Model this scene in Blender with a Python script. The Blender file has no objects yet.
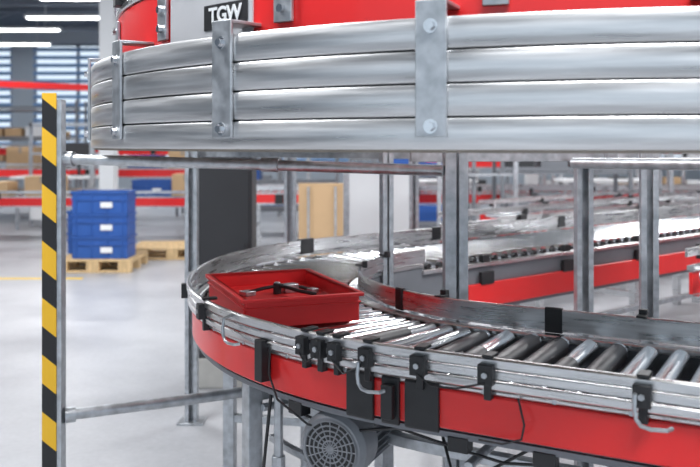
import bpy, math, random, bmesh
from mathutils import Vector, Matrix
random.seed(4)
scene = bpy.context.scene
rad = math.radians

# ---------------------------------------------------------------- materials
def newmat(name):
    m = bpy.data.materials.new(name); m.use_nodes = True
    nt = m.node_tree
    return m, nt, nt.nodes["Principled BSDF"]

def mat(name, col, rough=0.5, metal=0.0, var=0.08, scale=8.0, bump=0.0, stretch=(1,1,1), emit=None, es=0, coat=0, rvar=0):
    m, nt, b = newmat(name)
    b.inputs["Roughness"].default_value = rough
    b.inputs["Metallic"].default_value = metal
    if coat: b.inputs["Coat Weight"].default_value = coat
    tc = nt.nodes.new("ShaderNodeTexCoord")
    mp = nt.nodes.new("ShaderNodeMapping"); mp.inputs["Scale"].default_value = stretch
    nz = nt.nodes.new("ShaderNodeTexNoise"); nz.inputs["Scale"].default_value = scale; nz.inputs["Detail"].default_value = 5
    nt.links.new(tc.outputs["Object"], mp.inputs[0]); nt.links.new(mp.outputs[0], nz.inputs["Vector"])
    cr = nt.nodes.new("ShaderNodeValToRGB")
    cr.color_ramp.elements[0].position = 0.3; cr.color_ramp.elements[1].position = 0.7
    cr.color_ramp.elements[0].color = tuple(max(0, c*(1-var)) for c in col)+(1,)
    cr.color_ramp.elements[1].color = tuple(min(1, c*(1+var)) for c in col)+(1,)
    nt.links.new(nz.outputs["Fac"], cr.inputs[0]); nt.links.new(cr.outputs[0], b.inputs["Base Color"])
    if rvar:
        mr = nt.nodes.new("ShaderNodeMapRange"); mr.inputs["From Min"].default_value=.3; mr.inputs["From Max"].default_value=.7
        mr.inputs["To Min"].default_value=rough-rvar; mr.inputs["To Max"].default_value=rough+rvar
        nt.links.new(nz.outputs["Fac"], mr.inputs["Value"]); nt.links.new(mr.outputs["Result"], b.inputs["Roughness"])
    if bump:
        bp = nt.nodes.new("ShaderNodeBump"); bp.inputs["Strength"].default_value = bump; bp.inputs["Distance"].default_value = 0.01
        nt.links.new(nz.outputs["Fac"], bp.inputs["Height"]); nt.links.new(bp.outputs[0], b.inputs["Normal"])
    if emit:
        b.inputs["Emission Color"].default_value = emit+(1,); b.inputs["Emission Strength"].default_value = es
    return m

ALU   = mat("aluminium", (0.70,0.70,0.705), 0.30, 1.0, 0.14, 6, 0.03, (1,1,14), rvar=.08)
ALU2  = mat("aluminium_slat", (0.70,0.70,0.705), 0.36, 0.9, 0.20, 3, 0.07, (1,1,22), rvar=.10)
GALV  = mat("galvanised_steel", (0.50,0.52,0.545), 0.40, 0.8, 0.22, 30, 0.02, rvar=.08)
STEEL = mat("roller_steel", (0.66,0.67,0.69), 0.20, 1.0, 0.08, 10)
RED   = mat("red_paint", (0.78,0.020,0.020), 0.35, 0.0, 0.05, 3, coat=0.2)
REDP  = mat("red_plastic", (0.76,0.024,0.026), 0.42, 0.0, 0.05, 6)
BLACK = mat("black_plastic", (0.018,0.018,0.02), 0.45, 0.0, 0.2, 20)
RUB   = mat("rubber_sleeve", (0.028,0.028,0.032), 0.42, 0.0, 0.2, 20)
DARK  = mat("charcoal_panel", (0.035,0.036,0.04), 0.5, 0.0, 0.12, 3)
GREYP = mat("grey_plate", (0.58,0.58,0.60), 0.45, 0.2, 0.05, 5)
MGREY = mat("mid_grey_metal", (0.20,0.21,0.23), 0.5, 0.3, 0.08, 5)
MOTOR = mat("motor_grey_paint", (0.25,0.26,0.28), 0.45, 0.2, 0.08, 20)
WHITE = mat("white_paint", (0.78,0.79,0.80), 0.5, 0.0, 0.03, 3)
BLUE  = mat("blue_plastic", (0.018,0.085,0.33), 0.42, 0.0, 0.08, 5)
WOOD  = mat("pallet_wood", (0.60,0.42,0.22), 0.75, 0.0, 0.25, 6, 0.1, (8,1,1))
CARD  = mat("cardboard", (0.54,0.36,0.20), 0.8, 0.0, 0.08, 3)
PLY   = mat("plywood_deck", (0.30,0.26,0.22), 0.7, 0.0, 0.15, 5, 0, (1,6,1))
CONC  = mat("concrete_block", (0.5,0.49,0.46), 0.8, 0.0, 0.1, 9)
WALL  = mat("wall_paint", (0.60,0.67,0.74), 0.7, 0.0, 0.03, 1)
CEIL  = mat("ceiling_sheet", (0.15,0.17,0.20), 0.7, 0.0, 0.08, 1)
BEAM  = mat("beam_paint", (0.26,0.30,0.36), 0.5, 0.3, 0.05, 2)
BLIND = mat("blind_slat", (0.30,0.50,0.80), 0.5, 0.0, 0.08, 2)
TUBE  = mat("lamp_tube", (1,1,1), 0.5, 0, 0.0, 1, emit=(0.98,0.99,1.0), es=9)
YELF  = mat("yellow_paint", (0.85,0.55,0.03), 0.6, 0, 0.08, 4)

FLOOR, nt, b = newmat("floor_concrete")
tc = nt.nodes.new("ShaderNodeTexCoord")
n1 = nt.nodes.new("ShaderNodeTexNoise"); n1.inputs["Scale"].default_value = 0.9; n1.inputs["Detail"].default_value = 8; n1.inputs["Roughness"].default_value=.65
n2 = nt.nodes.new("ShaderNodeTexNoise"); n2.inputs["Scale"].default_value = 35; n2.inputs["Detail"].default_value = 4
mx = nt.nodes.new("ShaderNodeMath"); mx.operation='MULTIPLY_ADD'; mx.inputs[1].default_value=0.25
nt.links.new(tc.outputs["Object"], n1.inputs["Vector"]); nt.links.new(tc.outputs["Object"], n2.inputs["Vector"])
nt.links.new(n2.outputs["Fac"], mx.inputs[0]); nt.links.new(n1.outputs["Fac"], mx.inputs[2])
cr = nt.nodes.new("ShaderNodeValToRGB")
cr.color_ramp.elements[0].position=.40; cr.color_ramp.elements[0].color=(.31,.315,.335,1)
cr.color_ramp.elements[1].position=.85; cr.color_ramp.elements[1].color=(.50,.505,.525,1)
nt.links.new(mx.outputs[0], cr.inputs[0]); nt.links.new(cr.outputs[0], b.inputs["Base Color"])
b.inputs["Roughness"].default_value=.34

HAZ, nt, b = newmat("hazard_stripes")
tc = nt.nodes.new("ShaderNodeTexCoord"); sp = nt.nodes.new("ShaderNodeSeparateXYZ")
nt.links.new(tc.outputs["Object"], sp.inputs[0])
m1 = nt.nodes.new("ShaderNodeMath"); m1.operation='MULTIPLY'; m1.inputs[1].default_value=0.8
nt.links.new(sp.outputs[0], m1.inputs[0])
m2 = nt.nodes.new("ShaderNodeMath"); m2.operation='ADD'
nt.links.new(sp.outputs[2], m2.inputs[0]); nt.links.new(m1.outputs[0], m2.inputs[1])
m3 = nt.nodes.new("ShaderNodeMath"); m3.operation='DIVIDE'; m3.inputs[1].default_value=0.20
nt.links.new(m2.outputs[0], m3.inputs[0])
m4 = nt.nodes.new("ShaderNodeMath"); m4.operation='FRACT'; nt.links.new(m3.outputs[0], m4.inputs[0])
m5 = nt.nodes.new("ShaderNodeMath"); m5.operation='GREATER_THAN'; m5.inputs[1].default_value=0.5; nt.links.new(m4.outputs[0], m5.inputs[0])
mc = nt.nodes.new("ShaderNodeMix"); mc.data_type='RGBA'
mc.inputs[6].default_value=(.012,.012,.014,1); mc.inputs[7].default_value=(.82,.47,.02,1)
nt.links.new(m5.outputs[0], mc.inputs[0]); nt.links.new(mc.outputs[2], b.inputs["Base Color"])
b.inputs["Roughness"].default_value=.5

# ---------------------------------------------------------------- mesh helpers
class Part:
    def __init__(s): s.v=[]; s.f=[]
    def add(s, vs, fs):
        o=len(s.v); s.v += [tuple(v) for v in vs]; s.f += [tuple(i+o for i in f) for f in fs]
    def box(s, c, size, rz=0.0, M=None):
        x,y,z=[a/2 for a in size]
        vs=[Vector((i,j,k)) for i in(-x,x) for j in(-y,y) for k in(-z,z)]
        R = M if M is not None else Matrix.Rotation(rz,3,'Z')
        vs=[R@v+Vector(c) for v in vs]
        s.add(vs,[(0,1,3,2),(4,6,7,5),(0,4,5,1),(2,3,7,6),(0,2,6,4),(1,5,7,3)])
    def cyl(s, p0, p1, r, n=16, r1=None, caps=True):
        p0=Vector(p0); p1=Vector(p1); d=(p1-p0).normalized()
        a = d.orthogonal().normalized(); bb=d.cross(a)
        r1 = r if r1 is None else r1
        vs=[]
        for p,rr in((p0,r),(p1,r1)):
            for i in range(n):
                t=2*math.pi*i/n; vs.append(p+a*rr*math.cos(t)+bb*rr*math.sin(t))
        fs=[(i,(i+1)%n,n+(i+1)%n,n+i) for i in range(n)]
        if caps: fs += [tuple(range(n-1,-1,-1)), tuple(range(n,2*n))]
        s.add(vs,fs)
    def tube(s, pts, r, n=10):
        pts=[Vector(p) for p in pts]
        vs=[]; m=len(pts); up=None
        for i,p in enumerate(pts):
            d=((pts[min(i+1,m-1)]-p)+(p-pts[max(i-1,0)])).normalized()
            if up is None: up=d.orthogonal().normalized()
            up=(up-d*up.dot(d)).normalized(); q=d.cross(up)
            for k in range(n):
                t=2*math.pi*k/n; vs.append(p+up*r*math.cos(t)+q*r*math.sin(t))
        fs=[]
        for i in range(m-1):
            for k in range(n):
                fs.append((i*n+k,i*n+(k+1)%n,(i+1)*n+(k+1)%n,(i+1)*n+k))
        fs += [tuple(range(n-1,-1,-1)), tuple((m-1)*n+k for k in range(n))]
        s.add(vs,fs)
    def torus(s, c, axis, R, r, n=20, m=8):
        c=Vector(c); d=Vector(axis).normalized(); a=d.orthogonal().normalized(); bb=d.cross(a)
        vs=[]
        for i in range(n):
            t=2*math.pi*i/n; e=a*math.cos(t)+bb*math.sin(t)
            for k in range(m):
                u=2*math.pi*k/m; vs.append(c+e*(R+r*math.cos(u))+d*r*math.sin(u))
        s.add(vs,[(i*m+k,((i+1)%n)*m+k,((i+1)%n)*m+(k+1)%m,i*m+(k+1)%m) for i in range(n) for k in range(m)])
    def sweep(s, fn, ss, prof):
        n=len(prof); vs=[]
        for t in ss:
            for o,z in prof:
                x,y=fn(t,o); vs.append((x,y,z))
        m=len(ss)
        fs=[(i*n+k,i*n+(k+1)%n,(i+1)*n+(k+1)%n,(i+1)*n+k) for i in range(m-1) for k in range(n)]
        fs += [tuple(range(n-1,-1,-1)), tuple((m-1)*n+k for k in range(n))]
        s.add(vs,fs)
    def build(s, name, material, parent=None, bevel=0.0, angle=35):
        me=bpy.data.meshes.new(name); me.from_pydata(s.v,[],s.f); me.update()
        bm=bmesh.new(); bm.from_mesh(me); bmesh.ops.recalc_face_normals(bm, faces=bm.faces); bm.to_mesh(me); bm.free()
        me.polygons.foreach_set("use_smooth",[True]*len(me.polygons))
        me.set_sharp_from_angle(angle=rad(angle))
        ob=bpy.data.objects.new(name,me); scene.collection.objects.link(ob)
        me.materials.append(material)
        if bevel:
            bv=ob.modifiers.new("bevel",'BEVEL'); bv.width=bevel; bv.segments=2; bv.limit_method='ANGLE'; bv.angle_limit=rad(40)
        if parent is not None:
            ob.parent=parent; ob.matrix_parent_inverse=Matrix.Translation(parent.location).inverted()
        return ob

def empty(name, loc):
    e=bpy.data.objects.new(name,None); e.location=loc; e.empty_display_size=.2
    scene.collection.objects.link(e); return e
def frange(a,b,n): return [a+(b-a)*i/n for i in range(n+1)]
def rect(o0,o1,z0,z1,c=0.0):
    if c<=0: return [(o0,z0),(o1,z0),(o1,z1),(o0,z1)]
    return [(o0+c,z0),(o1-c,z0),(o1,z0+c),(o1,z1-c),(o1-c,z1),(o0+c,z1),(o0,z1-c),(o0,z0+c)]

# ================================================================ ROOM
XL,XR,YB,YF,HC = -16,20,26,-8,5.0
p=Part(); p.box(((XL+XR)/2,(YB+YF)/2,-0.05),(XR-XL,YB-YF,0.1)); p.build("floor",FLOOR)
p=Part(); p.box(((XL+XR)/2,(YB+YF)/2,HC+0.05),(XR-XL,YB-YF,0.1)); p.build("ceiling",CEIL)
W=Part()
W.box(((XL+XR)/2,YB+.1,0.4),(XR-XL,.2,0.8))
W.box(((XL+XR)/2,YB+.1,4.75),(XR-XL,.2,0.5))
nwin=6; ww=(XR-XL)/nwin
for i in range(nwin+1): W.box((XL+i*ww,YB+.1,2.65),(.7,.2,3.7))
W.build("wall_back",WALL)
for i in range(nwin):
    x0=XL+i*ww+.35; x1=XL+(i+1)*ww-.35
    e=empty("window_%d"%(i+1),((x0+x1)/2,YB,2.65))
    fr=Part()
    for k in range(5): fr.box((x0+(x1-x0)*k/4,YB+.05,2.65),(.09,.08,3.7))
    for z in (.83,2.6,4.47): fr.box(((x0+x1)/2,YB+.05,z),(x1-x0,.08,.09))
    fr.build("frame",BEAM,e)
    bl=Part(); z=.95
    while z<4.4:
        bl.box(((x0+x1)/2,YB-.05,z),(x1-x0,.11,.09),M=Matrix.Rotation(rad(25),3,'X')); z+=.24
    bl.build("blind_slats",BLIND,e)
p=Part(); p.box((XL-.1,(YB+YF)/2,2.5),(.2,YB-YF,5)); p.build("wall_left",WALL)
p=Part(); p.box((XR+.1,(YB+YF)/2,2.5),(.2,YB-YF,5)); p.build("wall_right",WALL)
for y in (6,10,14,18,22):
    e=empty("roof_truss",(2,y,4.7)); t=Part()
    t.box((2,y,4.9),(35.8,.14,.12)); t.box((2,y,4.4),(35.8,.12,.10))
    x=XL+.2; k=0
    while x<XR-1.2:
        t.tube([(x,y,4.42 if k%2 else 4.88),(x+1.2,y,4.88 if k%2 else 4.42)],.03,6); x+=1.2; k+=1
    t.build("truss_members",BEAM,e)
for x,y in ((-3.35,11.8),(-9.0,18),(3.2,15),(8.5,15),(-3.3,22)):
    e=empty("steel_column",(x,y,0)); t=Part()
    t.box((x,y,2.5),(.05,.18,5)); t.box((x,y-.1,2.5),(.20,.02,5)); t.box((x,y+.1,2.5),(.20,.02,5)); t.box((x,y,.02),(.4,.4,.04))
    t.build("profile",WHITE,e)
def lamp(x,y,L=1.6,rz=0,power=70,area=True):
    e=empty("ceiling_lamp",(x,y,4.25)); h=Part(); h.box((x,y,4.28),(L+.1,.22,.06),rz)
    for sx in(-1,1):
        c=math.cos(rz)*sx*L/3; s_=math.sin(rz)*sx*L/3
        h.cyl((x+c,y+s_,4.3),(x+c,y+s_,5.0),.01,6)
    h.build("housing",WHITE,e)
    t=Part(); t.box((x,y,4.235),(L,.15,.03),rz); t.build("tube",TUBE,e)
    if area:
        ld=bpy.data.lights.new("lamp_light",'AREA'); ld.shape='RECTANGLE'; ld.size=L; ld.size_y=.4; ld.energy=power; ld.color=(.965,.98,1)
        lo=bpy.data.objects.new("lamp_light",ld); scene.collection.objects.link(lo); lo.location=(x,y,4.19); lo.rotation_euler=(0,0,rz)
        lo.parent=e; lo.matrix_parent_inverse=Matrix.Translation(e.location).inverted()
for x,y,pw in ((-2.6,2.2,190),(1.0,.2,185),(3.6,3.2,190),(-3.5,7,215),(2.2,7.5,200),(7,8,180),(-7,12,200),(0.5,13,190),(7,14,170),(-6,19,180),(3,20,160)):
    lamp(x,y,2.4,0,pw)
for x,y in ((-8.2,21),(-5.0,16.5),(-9.5,24),(-4.3,24)):
    lamp(x,y,2.0,0,0,False)

# ================================================================ LOWER CURVED CONVEYOR
CX,CY=0.83,3.20; RC=1.10
TB,TF=rad(130),rad(241)
LB,LF=4.2,2.2
arcL=RC*(TF-TB)
def path(s,o):
    if s>=0:
        n=(math.cos(TF),math.sin(TF)); d=(-math.sin(TF),math.cos(TF))
        return (CX+(RC+o)*n[0]+d[0]*s, CY+(RC+o)*n[1]+d[1]*s)
    if s>-arcL:
        t=TF+s/RC
        return (CX+(RC+o)*math.cos(t), CY+(RC+o)*math.sin(t))
    q=-arcL-s; n=(math.cos(TB),math.sin(TB)); d=(math.sin(TB),-math.cos(TB))
    return (CX+(RC+o)*n[0]+d[0]*q, CY+(RC+o)*n[1]+d[1]*q)
def pang(s):
    if s>=0: return TF
    if s>-arcL: return TF+s/RC
    return TB
def sw(theta_deg): return (rad(theta_deg)-TF)*RC
S_ALL = [-arcL-LB] + frange(-arcL,0,64) + [LF]
S_FR  = frange(-arcL-.02,0,64)+[LF]
def srange(a,b):
    n=max(1,int(abs(b-a)/.04)); return frange(a,b,n)
P=lambda s,o,z:(*path(s,o),z)
conv=empty("curved_roller_conveyor",(CX,CY,0))
red=Part()
red.sweep(path,S_ALL,rect(.285,.300,.752,.842,.004))
red.sweep(path,[-arcL-LB,-arcL-.32],rect(-.302,-.285,.620,.735,.003))
red.build("side_cover",RED,conv)
alu=Part()
alu.sweep(path,S_ALL,rect(.275,.302,.845,.856,.003))
alu.sweep(path,S_ALL,rect(.304,.316,.860,.880,.003))
alu.sweep(path,S_ALL,rect(.304,.316,.884,.904,.003))
alu.sweep(path,S_ALL,rect(.304,.320,.908,.932,.004))
alu.sweep(path,[-arcL-LB]+frange(-arcL,-arcL+1.0,24),rect(.296,.304,.88,.940,.002))
alu.sweep(path,S_FR,rect(-.310,-.300,.868,.932,.003))
alu.sweep(path,S_FR,rect(-.300,-.262,.846,.864,.004))
alu.sweep(path,[-arcL-LB,-arcL-.02],rect(-.302,-.262,.815,.835,.003))
alu.build("aluminium_rails",ALU,conv)
fr=Part()
fr.sweep(path,S_ALL,rect(.268,.280,.745,.852))
fr.sweep(path,S_FR,rect(-.292,-.272,.735,.846,.003))
fr.sweep(path,[-arcL-LB,-arcL],rect(-.283,-.270,.70,.815,.003))
fr.sweep(path,S_ALL,rect(.258,.285,.728,.742))
fr.sweep(path,S_ALL,rect(-.285,-.255,.600,.618))
s=-arcL-LB+.2
while s<LF:
    fr.cyl(P(s,-.27,.735),P(s,.27,.735),.014,8); s+=.45
fr.sweep(path,S_FR,rect(-.25,.25,.770,.775))
fr.build("frame_rails",MGREY,conv)
ro=Part(); rb=Part(); slv=Part(); s=-arcL-LB+.05; i=0
while s<LF-.03:
    zc=.842
    a=Vector(P(s,-.25,zc)); b_=Vector(P(s,.25,zc)); d=(b_-a).normalized()
    rr_=.026 if not(-arcL<s<0) else .021
    ro.cyl(a,b_,rr_,14,.026)
    rb.cyl(a-d*.012,a,.015,8); rb.cyl(b_,b_+d*.016,.017,8)
    if -.55<s<1.0:
        if -.10<=s<.40: slv.cyl(a+d*(.02 if i%3 else .22),b_-d*.085,rr_+.002,14,.0275)
        elif i%4==1: slv.cyl(a+d*.12,b_-d*.09,rr_+.003,14,.0272)
        for q in (.030,.052,.07): rb.torus(b_-d*q,d,.0265,.004,14,6)
    s+=.078; i+=1
ro.build("rollers",STEEL,conv); rb.build("roller_ends",BLACK,conv); slv.build("roller_sleeves",RUB,conv)
be=Part(); s=.015
for k in range(8):
    be.tube([P(s,.12,.872),P(s+.003,.17,.893),P(s+.008,.23,.898),P(s+.012,.275,.882)],.0075,8); s+=.024
be.build("drive_belts",BLACK,conv)
bc=Part()
for a,b_ in ((-.145,-.085),(-.066,-.030),(-.018,.062),(.71,.79)):
    bc.sweep(path,srange(a,b_),rect(.298,.310,.742 if a<.5 else .70,.856,.004))
for a in (.133,-.56,.95):
    bc.sweep(path,srange(a,a+.05),rect(-.314,-.296,.864,.936,.003))
for a in (-arcL+.12,-arcL-.75,-arcL-1.9):
    bc.sweep(path,srange(a,a+.07),rect(.292,.323,.872,.944,.003))
def onrail(P_,s,o,z,size):
    x,y=path(s,o); P_.box((x,y,z),size,pang(s)+math.pi/2)
CL=((-.67,.030),(-.245,.030),(-.203,.034),(-.163,.030),(-.092,.032),(.02,.036),(.183,.034),(.512,.036),(.95,.036))
for s_,wd in CL:
    onrail(bc,s_,.325,.897,(wd,.026,.046))
    onrail(bc,s_,.310,.858,(wd*.5,.022,.04))
    onrail(bc,s_,.300,.934,(wd*.7,.045,.008))
onrail(bc,-.375,.318,.828,(.032,.032,.11))
onrail(bc,-.047,.322,.80,(.030,.018,.08))
for s_ in (-2.2,-1.8,-1.4,-1.0):
    onrail(bc,s_,.325,.89,(.03,.026,.05))
for s_ in (-.28,.40,-1.3,-1.75):
    onrail(bc,s_,-.322,.938,(.022,.02,.026)); onrail(bc,s_,-.305,.935,(.026,.04,.006))
for s_ in (-arcL-.45,-arcL-1.1,-arcL-1.8):
    onrail(bc,s_,-.285,.85,(.05,.03,.04)); onrail(bc,s_,-.300,.76,(.09,.02,.06))
# small connector boxes below the side cover
for s_ in (-.30,.10,.30,.56): onrail(bc,s_,.27,.715,(.05,.035,.035))
bc.build("clamps_and_covers",BLACK,conv,.002)
rd=Part()
for s_,z0,k in ((-.50,.905,.5),(-.10,.875,.45),(.50,.89,.62),(-1.2,.90,.6)):
    Q=lambda ds,o,z:P(s_+ds*k,o,z)
    rd.tube([Q(0,.322,z0+.016),Q(0,.342,z0+.010),Q(0,.346,z0-.015),Q(.005,.346,z0-.036),Q(.02,.346,z0-.048),Q(.05,.346,z0-.052),Q(.10,.344,z0-.050),Q(.112,.332,z0-.048)],.0045,8)
for s_,wd in CL:
    rd.cyl(P(s_,.336,.897),P(s_,.342,.897),.007,6)
for s_ in frange(-1.9,1.6,22):
    rd.cyl(P(s_,.302,.851),P(s_,.305,.851),.006,6)
rd.build("rods_and_bolts",GALV,conv)
cb=Part()
cb.tube([P(-.36,.31,.86),P(-.34,.33,.80),P(-.31,.335,.745),P(-.25,.30,.69),P(-.17,.2,.66)],.003,6)
cb.tube([P(.25,.31,.85),P(.27,.33,.80),P(.265,.335,.77),P(.22,.325,.75),P(.16,.31,.745)],.0025,6)
cb.tube([P(-.42,.25,.72),P(-.44,.26,.5),P(-.39,.24,.3),P(-.42,.25,.1)],.005,6)
cb.tube([P(.0,.15,.70),P(.05,.2,.62),P(.15,.2,.64),P(.25,.15,.70)],.004,6)
cb.tube([P(-.245,.338,.88),P(-.225,.345,.862),P(-.203,.338,.88)],.0025,6)
cb.tube([P(-.163,.338,.88),P(-.13,.348,.855),P(-.092,.338,.88)],.0025,6)
cb.tube([P(.02,.338,.88),P(.06,.345,.86),P(.12,.345,.862),P(.183,.338,.88)],.0025,6)
cb.tube([P(-.30,.27,.70),P(-.2,.24,.67),P(-.05,.26,.72),P(.1,.27,.70),P(.2,.25,.68),P(.30,.27,.70),P(.45,.25,.68),P(.56,.27,.70),P(.9,.25,.72)],.004,6)
cb.build("cables",BLACK,conv)
lg=Part()
for s_ in (sw(213.5),sw(262)+.1,sw(170),-arcL-.6,-arcL-2.0,-arcL-3.6,1.2,.62,-arcL-1.3):
    a=pang(s_)+math.pi/2
    for o in (.235,-.235):
        x,y=path(s_,o)
        lg.box((x,y,.365),(.045,.045,.73),a); lg.box((x,y,.006),(.11,.11,.012),a)
    x0,y0=path(s_,.21); x1,y1=path(s_,-.21)
    lg.box(((x0+x1)/2,(y0+y1)/2,.30),(.03,.43,.03),a)
    lg.box(((x0+x1)/2,(y0+y1)/2,.68),(.03,.43,.04),a)
x,y=path(sw(213.5)+.075,.20); lg.cyl((x,y,.0),(x,y,.74),.013,10); lg.cyl((x,y,.0),(x,y,.52),.019,10)
lg.build("legs",GALV,conv,.002)
us=Part()
us.sweep(path,frange(-.60,LF,30),rect(.05,.08,.60,.63))
us.sweep(path,frange(-.60,LF,30),rect(-.16,-.13,.60,.63))
us.sweep(path,frange(-.60,LF,30),rect(.12,.14,.50,.52))
for s_ in frange(-.5,1.6,7): us.cyl(P(s_,-.22,.645),P(s_,.22,.645),.012,8)
us.sweep(path,[-arcL-LB]+frange(-arcL,-arcL+1.2,20),rect(-.25,-.22,.42,.45))
us.build("underframe_struts",GALV,conv,.002)

mo=empty("electric_motor",(-.02,2.28,.62))
c=Vector((-.020,2.20,.636)); ax=Vector((-.42,-.90,-.02)).normalized()
M=Part()
K=1.14
def mcyl(a,b_,r,n=28,r1=None): M.cyl(c+ax*a*K,c+ax*b_*K,r*K,n,(r1 or r)*K)
mcyl(.045,-.02,.080,32); mcyl(.060,.045,.070,32,.080); mcyl(-.02,-.19,.066); mcyl(-.19,-.22,.074); mcyl(-.22,-.27,.05,24,.035)
sd=ax.cross(Vector((0,0,1))).normalized(); upv=sd.cross(ax)
for k in range(28):
    t=2*math.pi*k/28; dd=sd*math.cos(t)+upv*math.sin(t)
    R3=Matrix((dd,dd.cross(ax),ax)).transposed()
    M.box(c+(dd*.070-ax*.105)*K,(.018*K,.0035,.165*K),M=R3)
B3=Matrix((sd,ax,upv)).transposed()
M.box(c+sd*.088-ax*.10,(.05,.09,.06),M=B3)
M.box(c+upv*.085-ax*.27,(.05,.04,.07),M=B3)
M.build("housing",MOTOR,mo,.0015)
G=Part()
for k in range(6): G.torus(c+ax*.062*K,ax,(.008+.011*k)*K,.0022,24,6)
for k in range(16):
    t=math.pi*2*k/16; dd=sd*math.cos(t)+upv*math.sin(t); G.cyl(c+ax*.062*K,c+(ax*.062+dd*.064)*K,.0018,6)
G.build("fan_grille",MOTOR,mo)
D=Part(); D.cyl(c+ax*.0605*K,c+ax*.0612*K,.060*K,24); D.build("fan_opening",BLACK,mo)

# ================================================================ RED CRATE
cr_e=empty("red_crate",(-.225,2.74,.87))
cz0=.8695; L,Wd,H=.535,.375,.086
ldir=Vector((-.356,.934,0)).normalized(); a=math.atan2(ldir.y,ldir.x)
C=Part(); R3=Matrix.Rotation(a,3,'Z'); cc=Vector((-.228,2.745,0))
def cbox(lx,ly,lz,sz): C.box(cc+R3@Vector((lx,ly,0))+Vector((0,0,cz0+lz)),sz,a)
cbox(0,0,.020,(L-.03,Wd-.03,.040))
t=.008
for sx in(-1,1):
    cbox(sx*(L/2-.014),0,H/2,(t,Wd-.03,H)); cbox(sx*(L/2-.008),0,H-.005,(.020,Wd,.010))
    cbox(sx*(L/2-.009),0,H-.028,(.008,Wd-.02,.005))
for sy in(-1,1):
    cbox(0,sy*(Wd/2-.014),H/2,(L-.03,t,H)); cbox(0,sy*(Wd/2-.008),H-.005,(L-.02,.020,.010))
    cbox(0,sy*(Wd/2-.009),H-.028,(L-.02,.008,.005))
C.build("shell",REDP,cr_e,.0015)
tl=empty("handheld_tool",(-.2,2.8,.92)); T=Part(); T2=Part()
def cp(lx,ly,z): v=cc+R3@Vector((lx,ly,0)); return (v.x,v.y,cz0+z)
T.tube([cp(.04,-.12,.050),cp(.07,-.07,.062),cp(.06,-.01,.066),cp(.05,.04,.062),cp(.06,.09,.05)],.006,8)
T.tube([cp(.06,-.01,.066),cp(.02,-.03,.066),cp(-.03,-.06,.060),cp(-.05,-.11,.05)],.006,8)
T.cyl(cp(.06,-.01,.040),cp(.06,-.01,.074),.014,14)
T.build("arms",BLACK,tl,.001)
T2.box(cp(.065,-.055,.056),(.035,.05,.028),a+.2); T2.cyl(cp(.06,-.01,.074),cp(.06,-.01,.079),.010,10); T2.box(cp(.06,.09,.048),(.04,.04,.016),a+.4); T2.box(cp(.035,-.125,.048),(.03,.03,.016),a+.4)
T2.build("body",GALV,tl,.003)

# ================================================================ UPPER CURVED CONVEYOR
up=empty("overhead_curved_conveyor",(CX,CY,1.38))
UR=1.727
def ring(t,o): return (CX+(UR+o)*math.cos(t), CY+(UR+o)*math.sin(t))
TH=frange(rad(40),rad(335),150)
sl=Part(); z=1.391; h=.0595
for k in range(4):
    sl.sweep(ring,TH,[(-.018,z),(-.002,z),(0,z+.003),(.0008,z+h/2),(0,z+h-.003),(-.002,z+h),(-.018,z+h)]); z+=h+.0045
sl.build("guard_slats",ALU2,up)
dk=Part(); dk.sweep(ring,TH,rect(-.70,-.010,1.385,1.391)); dk.sweep(ring,TH,rect(-.70,-.68,1.391,1.62)); dk.build("deck",PLY,up)
dk=Part(); dk.sweep(ring,TH,rect(-.026,-.0185,1.392,1.636)); dk.build("slat_gap_shade",DARK,up)  # dark sheet added behind the slats, its colour stands in for gap shade
rr=Part(); rr.sweep(ring,TH,rect(-.100,-.084,1.62,1.80,.004)); rr.sweep(ring,TH,rect(-.70,-.684,1.62,1.80,.004)); rr.build("side_cover",RED,up)
ra=Part()
ra.sweep(ring,TH,rect(-.125,-.078,1.802,1.822,.004)); ra.sweep(ring,TH,rect(-.086,-.072,1.83,1.875,.005))
ra.sweep(ring,TH,rect(-.120,-.09,1.592,1.62)); ra.sweep(ring,TH,rect(-.70,-.66,1.592,1.62)); ra.sweep(ring,TH,rect(-.71,-.70,1.80,1.875,.003))
ra.build("aluminium_rails",ALU,up)
ur=Part()
for k in range(62):
    t=rad(42)+k*rad(292)/61; a0=(*ring(t,-.66),1.79); b0=(*ring(t,-.11),1.79); ur.cyl(a0,b0,.02,10,.026)
ur.build("rollers",STEEL,up)
br=Part(); bo=Part(); cbk=Part()
for th in (196.5,213.5,230.1,247.0,264,281,298):
    t=rad(th); x,y=ring(t,.005); br.box((x,y,1.545),(.062,.008,.260),t+math.pi/2)
    x,y=ring(t,-.045); br.box((x,y,1.671),(.062,.10,.008),t+math.pi/2)
    for z in (1.435,1.625):
        bo.cyl((*ring(t,.006),z),(*ring(t,.011),z),.014,16); bo.cyl((*ring(t,.011),z),(*ring(t,.020),z),.009,6)
    t=rad(th+3.6); x,y=ring(t,-.078); br.box((x,y,1.725),(.052,.010,.11),t+math.pi/2)
    for z in (1.70,1.75): bo.cyl((*ring(t,-.074),z),(*ring(t,-.062),z),.010,6)
br.build("mounting_brackets",GALV,up,.002); bo.build("bolts",STEEL,up)
for th in (203,221,238.5,256,273):
    t=rad(th); x,y=ring(t,-.075); cbk.box((x,y,1.845),(.05,.035,.06),t+math.pi/2)
cbk.build("rail_clamps",BLACK,up,.002)
pl=Part(); pl.sweep(ring,frange(rad(218.5),rad(230.3),12),rect(-.084,-.080,1.64,1.80)); pl.build("name_plate",GREYP,up)
lb=Part(); lb.sweep(ring,frange(rad(224.2),rad(229.8),8),rect(-.080,-.078,1.674,1.734)); lb.build("logo_label",BLACK,up)
cu=bpy.data.curves.new("logo_text",'FONT'); cu.body="TGW"; cu.size=.050; cu.align_x='CENTER'; cu.align_y='CENTER'; cu.extrude=.0008; cu.offset=.0014
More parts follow.
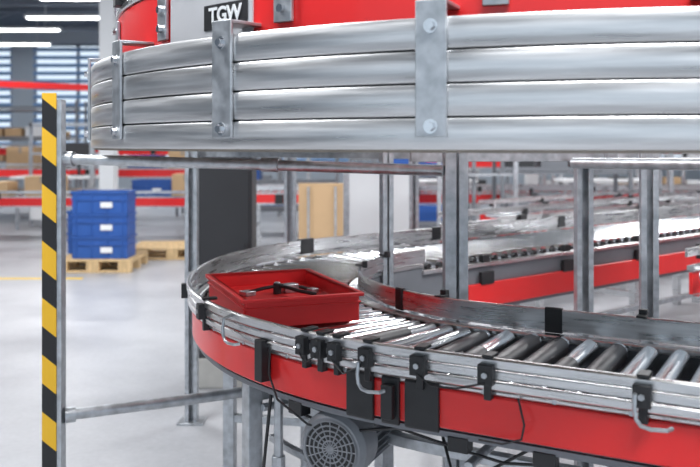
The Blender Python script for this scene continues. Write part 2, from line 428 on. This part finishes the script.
to=bpy.data.objects.new("logo_text",cu); scene.collection.objects.link(to)
t=rad(227.1); x,y=ring(t,-.0765); to.location=(x,y,1.706); to.rotation_euler=(rad(90),0,t-rad(270)); cu.materials.append(WHITE)
to.parent=up; to.matrix_parent_inverse=Matrix.Translation(up.location).inverted()

# ================================================================ SUPPORT FRAME
sf=empty("steel_support_frame",(.34,2.75,0))
def cpost(P_,x,y,w,d,h,rz=0,z0=0):
    R=Matrix.Rotation(rz,3,'Z'); v=Vector((x,y,0))
    def bx(lx,ly,sx,sy): P_.box(v+R@Vector((lx,ly,0))+Vector((0,0,z0+(h-z0)/2)),(sx,sy,h-z0),rz)
    th=.005
    bx(0,d/2,w,th); bx(-w/2+th/2,0,th,d); bx(w/2-th/2,0,th,d); bx(-w/2+.010,-d/2,.02,th); bx(w/2-.010,-d/2,.02,th)
    P_.box((x,y,z0+.005),(w+.07,d+.07,.01),rz)
sp_=Part()
sp_.box((.320,2.74,.69),(.036,.045,1.38),.1); sp_.box((.364,2.76,.69),(.030,.045,1.38),.1); sp_.box((.34,2.775,.69),(.07,.006,1.38),.1); sp_.box((.34,2.75,.006),(.16,.13,.012))
cpost(sp_,.155,3.62,.048,.045,1.382,.3)
cpost(sp_,.94,3.42,.066,.05,1.382,.0); cpost(sp_,1.055,3.0,.060,.05,1.382,-.2)
cpost(sp_,-.80,4.30,.062,.05,1.382); cpost(sp_,-.355,5.05,.07,.06,1.382); cpost(sp_,.42,5.6,.06,.06,1.382)
sp_.box((-.23,3.98,1.36),(1.35,.04,.04),math.atan2(-.70,1.0)); 
sp_.box((.64,3.1,1.36),(.85,.04,.04),.1); sp_.box((.30,4.6,1.36),(.04,2.2,.04))
sp_.box((.95,3.75,1.36),(.04,1.6,.04),0)
sp_.build("posts",GALV,sf,.0015)

hp=empty("hazard_striped_post",(-1.05,3.0,0))
h1=Part(); h1.box((-1.056,2.985,.795),(.050,.006,1.575)); h1.build("striped_board",HAZ,hp)
h2=Part(); cpost(h2,-1.040,3.012,.05,.045,1.56); h2.build("post",GALV,hp)
gr=empty("tubular_guard_rail",(-1.0,3.02,0)); g=Part()
g.tube([(-1.014,3.02,1.350),(-.4,2.94,1.334),(.298,2.715,1.318)],.0185,14)
g.tube([(-1.014,3.02,.44),(-.62,3.20,.44),(-.18,3.42,.44)],.020,14)
g.cyl((-1.014,3.02,1.350),(-.98,3.015,1.350),.027,14); g.cyl((-1.014,3.02,.44),(-.98,3.035,.44),.028,14)
g.tube([(-.18,3.42,0),(-.18,3.42,.46)],.02,12)
g.cyl((-.30,2.907,1.333),(-.24,2.886,1.331),.024,14)
g.build("tubes",GALV,gr)
g=empty("steel_tube_rail",(1.2,2.6,1.33)); q=Part(); q.tube([(.80,3.05,1.335),(1.35,2.40,1.342)],.019,14); q.tube([(.9,3.36,1.335),(1.8,3.2,1.335)],.018,12); q.build("tube",GALV,g)

cab=empty("electrical_cabinet",(-.72,5.0,0)); q=Part()
q.box((-.72,5.02,.765),(.31,.24,1.19)); q.box((-.72,4.897,.765),(.28,.006,1.15)); q.build("body",DARK,cab,.004)
q=Part(); q.cyl((-.60,4.892,.8),(-.60,4.87,.8),.012,10); q.box((-.60,4.868,.8),(.012,.012,.07)); q.build("handle",BLACK,cab)
q=Part(); q.box((-.72,5.02,.085),(.34,.27,.17)); q.build("plinth",CONC,cab,.006)

# ================================================================ BACKGROUND CONVEYORS
def straight_conv(x0,y0,x1,y1,w=.6,zt=.82,legs=1.5,rz_red=.1,rail=True):
    A=Vector((x0,y0,0)); B=Vector((x1,y1,0)); d=(B-A).normalized(); n=Vector((-d.y,d.x,0)); L=(B-A).length; a=math.atan2(d.y,d.x)
    e=empty("straight_roller_conveyor",((x0+x1)/2,(y0+y1)/2,0)); m=(A+B)/2
    r=Part(); f=Part(); ro=Part(); k=Part(); bk=Part()
    for s_ in(-1,1):
        r.box(m+n*s_*(w/2)+Vector((0,0,zt-.04)),(L,.015,rz_red),a)
        f.box(m+n*s_*(w/2)+Vector((0,0,zt+.03)),(L,.035,.022),a)
        if rail: f.box(m+n*s_*(w/2+.02)+Vector((0,0,zt+.10)),(L,.012,.04),a)
        f.box(m+n*s_*(w/2-.02)+Vector((0,0,zt-.11)),(L,.03,.03),a)
    c_=int(L/legs)+1
    for i in range(c_):
        q=A+d*(.2+(L-.4)*i/max(1,c_-1))
        for s_ in(-1,1):
            f.box(q+n*s_*(w/2-.03)+Vector((0,0,(zt-.1)/2)),(.05,.05,zt-.1),a)
            f.box(q+n*s_*(w/2+.012)+Vector((0,0,zt+.05)),(.03,.02,.1),a)
        f.box(q+Vector((0,0,.3)),(.04,w-.08,.04),a)
        for s_ in (-1,1):
            bk.box(q+n*s_*(w/2+.032)+Vector((0,0,zt+.09)),(.06,.03,.07),a)
            if i<c_-1:
                bk.box(q+d*.35+n*s_*(w/2+.012)+Vector((0,0,zt-.05)),(.12,.03,.13),a)
                bk.box(q+d*.7+n*s_*(w/2+.02)+Vector((0,0,zt+.05)),(.04,.03,.10),a)
    s_=.05
    while s_<L:
        q=A+d*s_+Vector((0,0,zt-.026+.02)); ro.cyl(q-n*(w/2-.03),q+n*(w/2-.03),.026,8); s_+=.11
    k.box(m+Vector((0,0,zt-.09)),(L,w-.1,.01),a)
    r.build("side_cover",RED,e); f.build("frame",ALU,e); ro.build("rollers",STEEL,e); k.build("pan",MGREY,e); bk.build("clamps",BLACK,e)
    return e
straight_conv(1.75,3.75,4.9,6.9,.50,.80)
straight_conv(2.75,3.75,6.2,6.9,.50,.78,1.3)
straight_conv(.75,5.40,4.2,8.3,.48,.84,1.3)
straight_conv(1.3,7.2,3.6,9.2,.5,.80,1.2)
straight_conv(4.3,9.6,9.5,10.6,.6,.85)
straight_conv(5.3,4.9,9.0,7.2,.5,.9,1.3)
straight_conv(-9.5,12.6,-2.0,12.6,.7,.62,1.8,.12)
straight_conv(-1.5,11.8,6.5,11.8,.7,.72,1.6,.12)
straight_conv(-12,15.4,-2.5,15.4,.7,.95,2,.14)
straight_conv(1.0,14.2,12,14.2,.7,1.15,2,.14)
straight_conv(-9,20,9,20,.8,1.3,2,.18)
oh=empty("overhead_red_conveyor",(-6.5,13.4,2.2)); q=Part()
q.tube([(-12,13.9,2.66),(-4.0,13.2,2.30)],.05,4); q.tube([(-12,14.4,2.66),(-4.0,13.7,2.30)],.05,4); q.build("red_beams",RED,oh)
q=Part()
for i in range(5):
    f=i/4; x=-12+8*f; y=13.9-.7*f; z=2.66-.36*f
    q.box((x,y,z/2),(.07,.07,z)); q.box((x,y+.5,z/2),(.07,.07,z)); q.box((x,y+.25,z-.1),(.05,.55,.05))
q.build("supports",GALV,oh)

def rack(x,y,w,d,h,shelves,m=GALV,bm=None):
    e=empty("flow_rack",(x,y,0)); f=Part(); rnd=random.Random(int(x*100+y*7)); cs=[Part(),Part()]
    for sx in(-1,1):
        for sy in(-1,1): f.box((x+sx*w/2,y+sy*d/2,h/2),(.045,.045,h))
    for z in shelves:
        f.box((x,y,z),(w,d,.03)); f.box((x,y-d/2,z+.05),(w,.02,.05))
    for z in shelves[:-1]:
        xx=x-w/2+.25
        while xx<x+w/2-.2:
            hh=rnd.uniform(.15,.30)
            if rnd.random()<.85: cs[rnd.random()<.35].box((xx,y,z+.016+hh/2),(.34,.4,hh))
            xx+=rnd.uniform(.38,.5)
    f.build("frame",m,e); 
    if cs[0].v: cs[0].build("boxes",bm or CARD,e,.004)
    if cs[1].v: cs[1].build("bins",rnd.choice([BLUE,WHITE,DARK]),e,.004)
rack(2.7,10.9,1.6,.6,1.9,(.5,1.05,1.6),MGREY,MGREY); rack(5.0,11.05,1.8,.4,2.0,(.5,1.1,1.7),GALV,CARD); rack(.9,10.6,1.2,.6,1.8,(.4,1.0,1.5),MGREY,BLUE)
rack(6.0,16,3,.6,2.1,(.5,1.1,1.8),MGREY,CARD); rack(-6.7,17.4,2.4,.6,2.3,(.45,1.0,1.5,2.1),MGREY,CARD); rack(-10.5,17.2,2.4,.6,2.4,(.45,1.0,1.5,2.1),MGREY,CARD); rack(-2.4,17,2.0,.6,1.7,(.5,1.1,1.5),MGREY,MGREY)
rack(-1.0,13.2,1.6,.5,1.4,(.4,.8,1.3),MGREY,CARD)
rack(1.5,16.5,3,.6,2.0,(.5,1.1,1.7),MGREY,DARK); rack(8.2,12.4,2.0,.6,2.0,(.5,1.1,1.7),MGREY,CARD)
rack(-6.2,11.3,1.6,.5,1.35,(.4,.8,1.2),GALV,CARD)
def workstation(x,y,flip=1):
    e=empty("packing_workstation",(x,y,0)); f=Part(); t=Part(); s_=Part()
    for sx in(-.6,.6):
        for sy in(-.3,.3): f.box((x+sx,y+sy,.42),(.05,.05,.84))
        f.box((x+sx,y+.3,1.3),(.05,.05,1.0))
    f.box((x,y+.3,1.75),(1.25,.05,.06)); f.box((x,y+.3,1.25),(1.2,.04,.04))
    t.box((x,y,.86),(1.4,.75,.04)); t.box((x-.2,y+.1,.4),(.5,.5,.5))
    s_.box((x+.25*flip,y+.22,1.28),(.46,.05,.32)); s_.box((x+.25*flip,y+.24,.99),(.05,.04,.3)); s_.box((x+.25*flip,y+.2,.89),(.25,.18,.02))
    f.build("frame",GALV,e); t.build("table_top",WHITE,e,.005); s_.build("monitor",DARK,e,.004)
workstation(3.9,13.0); workstation(1.2,13.0,-1); workstation(-4.9,14.35); workstation(-9.0,13.3,-1); workstation(6.3,12.9)
workstation(2.0,18.0); workstation(4.6,18.2,-1); workstation(9.2,16.0)
for x,y,w in ((2.5,9.0,.01),(4.95,7.5,.7),(6.3,8.6,.8),(1.05,10.0,.9),(3.9,7.45,.01)):
    mf=empty("machine_frame",(x,y,0)); q=Part()
    for sx in((0,1) if w>.1 else (0,)):
        q.box((x+sx*w,y,.69),(.05,.05,1.38)); q.box((x+sx*w,y,.005),(.12,.12,.01))
    q.box((x+w/2,y,1.35),(w+.1,.05,.06)); q.box((x+w/2,y,1.05),(w+.05,.03,.03)); q.build("frame",GALV,mf)
tb=empty("cardboard_panel",(-.25,8.2,0)); q=Part(); q.box((-.27,8.2,.60),(.45,.05,.86)); q.box((.02,8.25,.55),(.06,.06,.80)); q.build("board",CARD,tb,.004)
q=Part()
for x in (-.46,-.08): q.box((x,8.2,.085),(.05,.4,.17))
for x in (-.40,-.14): q.box((x,8.165,.6),(.02,.015,.8))
q.build("stand",GALV,tb)
wp=empty("white_partition_panel",(.28,6.6,0)); q=Part(); q.box((.24,6.6,.66),(.55,.05,1.1)); q.build("panel",WHITE,wp,.004)
q=Part()
for x in (-.03,.51): q.box((x,6.6,.61),(.045,.07,1.22)); q.box((x,6.6,.02),(.06,.4,.04))
q.build("frame",GALV,wp)

# ================================================================ BLUE CRATES ON PALLETS
def pallet(x,y,rz=0,L=1.0):
    e=empty("wooden_pallet",(x,y,0)); q=Part(); R=Matrix.Rotation(rz,3,'Z')
    def b3(lx,ly,z,s_): v=R@Vector((lx,ly,0)); q.box((x+v.x,y+v.y,z),s_,rz)
    for ly in(-.35,0,.35):
        b3(0,ly,.011,(L,.1,.022))
        for lx in(-L/2+.07,0,L/2-.07): b3(lx,ly,.061,(.14,.1,.078))
    for lx in(-L/2+.07,0,L/2-.07): b3(lx,0,.111,(.14,.8,.022))
    for k in range(5): b3(0,-.34+.17*k,.133,(L,.12,.022))
    q.build("boards",WOOD,e,.002)
pallet(-2.82,9.7,0,.84); pallet(-2.20,10.75,.08,1.0)
def crate(x,y,z,rz=0,L=.6,W_=.4,H=.245,m=BLUE):
    e=empty("blue_crate",(x,y,z)); q=Part(); R=Matrix.Rotation(rz,3,'Z')
    def b3(lx,ly,lz,s_): v=R@Vector((lx,ly,0)); q.box((x+v.x,y+v.y,z+lz),s_,rz)
    b3(0,0,.01,(L-.04,W_-.04,.02))
    for s_ in(-1,1):
        b3(s_*(L/2-.02),0,H/2,(.012,W_-.04,H)); b3(0,s_*(W_/2-.02),H/2,(L-.04,.012,H))
        b3(s_*(L/2-.008),0,H-.012,(.016,W_,.022)); b3(0,s_*(W_/2-.008),H-.012,(L,.016,.022))
        b3(s_*(L/2-.008),0,H*.62,(.014,W_-.02,.012)); b3(0,s_*(W_/2-.008),H*.62,(L-.02,.014,.012))
        for k in range(4): b3((k-1.5)*.17,s_*(W_/2-.01),H/2,(.012,.012,H-.02))
    q.build("shell",m,e,.002)
    q=Part(); v=R@Vector((.08,-(W_/2),0)); q.box((x+v.x,y+v.y,z+H*.4),(.13,.004,.06),rz); q.build("label",WHITE,e)
for k in range(3): crate(-2.76,9.55,.146+k*.248,0,.64)
for k in range(2): crate(-2.96,9.98,.146+k*.248,0,.62)
def cbx(x,y,z,s_,m=CARD):
    e=empty("cardboard_box",(x,y,z)); q=Part(); q.box((x,y,z+s_[2]/2),s_); q.build("carton",m,e,.004)
    q=Part(); q.box((x,y,z+s_[2]+.001),(.05,s_[1],.003)); q.box((x,y-s_[1]/2-.001,z+s_[2]*.85),(.05,.003,s_[2]*.3)); q.build("tape",PLY,e)
cbx(-4.5,12.6,.641,(.5,.4,.3)); cbx(-3.0,15.4,.971,(.5,.4,.35)); cbx(-5.2,12.6,.641,(.4,.4,.22)); cbx(-5.9,15.4,.971,(.5,.4,.4)); cbx(-2.4,12.6,.641,(.4,.4,.33))
crate(-2.9,12.6,.641); crate(-3.7,15.4,.971); crate(-7.2,15.4,.971)
p=Part(); p.box((-3.4,8.9,.002),(1.2,.08,.004)); p.build("floor_marking_tape",YELF)
# ================================================================ WORLD + CAMERA
w=bpy.data.worlds.new("sky"); scene.world=w; w.use_nodes=True
bg=w.node_tree.nodes["Background"]; bg.inputs[0].default_value=(.74,.87,1,1); bg.inputs[1].default_value=1.15
cam=bpy.data.cameras.new("camera"); co=bpy.data.objects.new("camera",cam); scene.collection.objects.link(co)
co.location=(0,0,1.4); co.rotation_euler=(rad(90),0,0)
cam.sensor_width=36; cam.lens=36*850/700; cam.shift_y=-(233.5-145)/700
cam.dof.use_dof=True; cam.dof.focus_distance=2.35; cam.dof.aperture_fstop=3.6
cam.clip_start=.05
scene.camera=co
scene.view_settings.view_transform='Standard'
scene.view_settings.look='None'
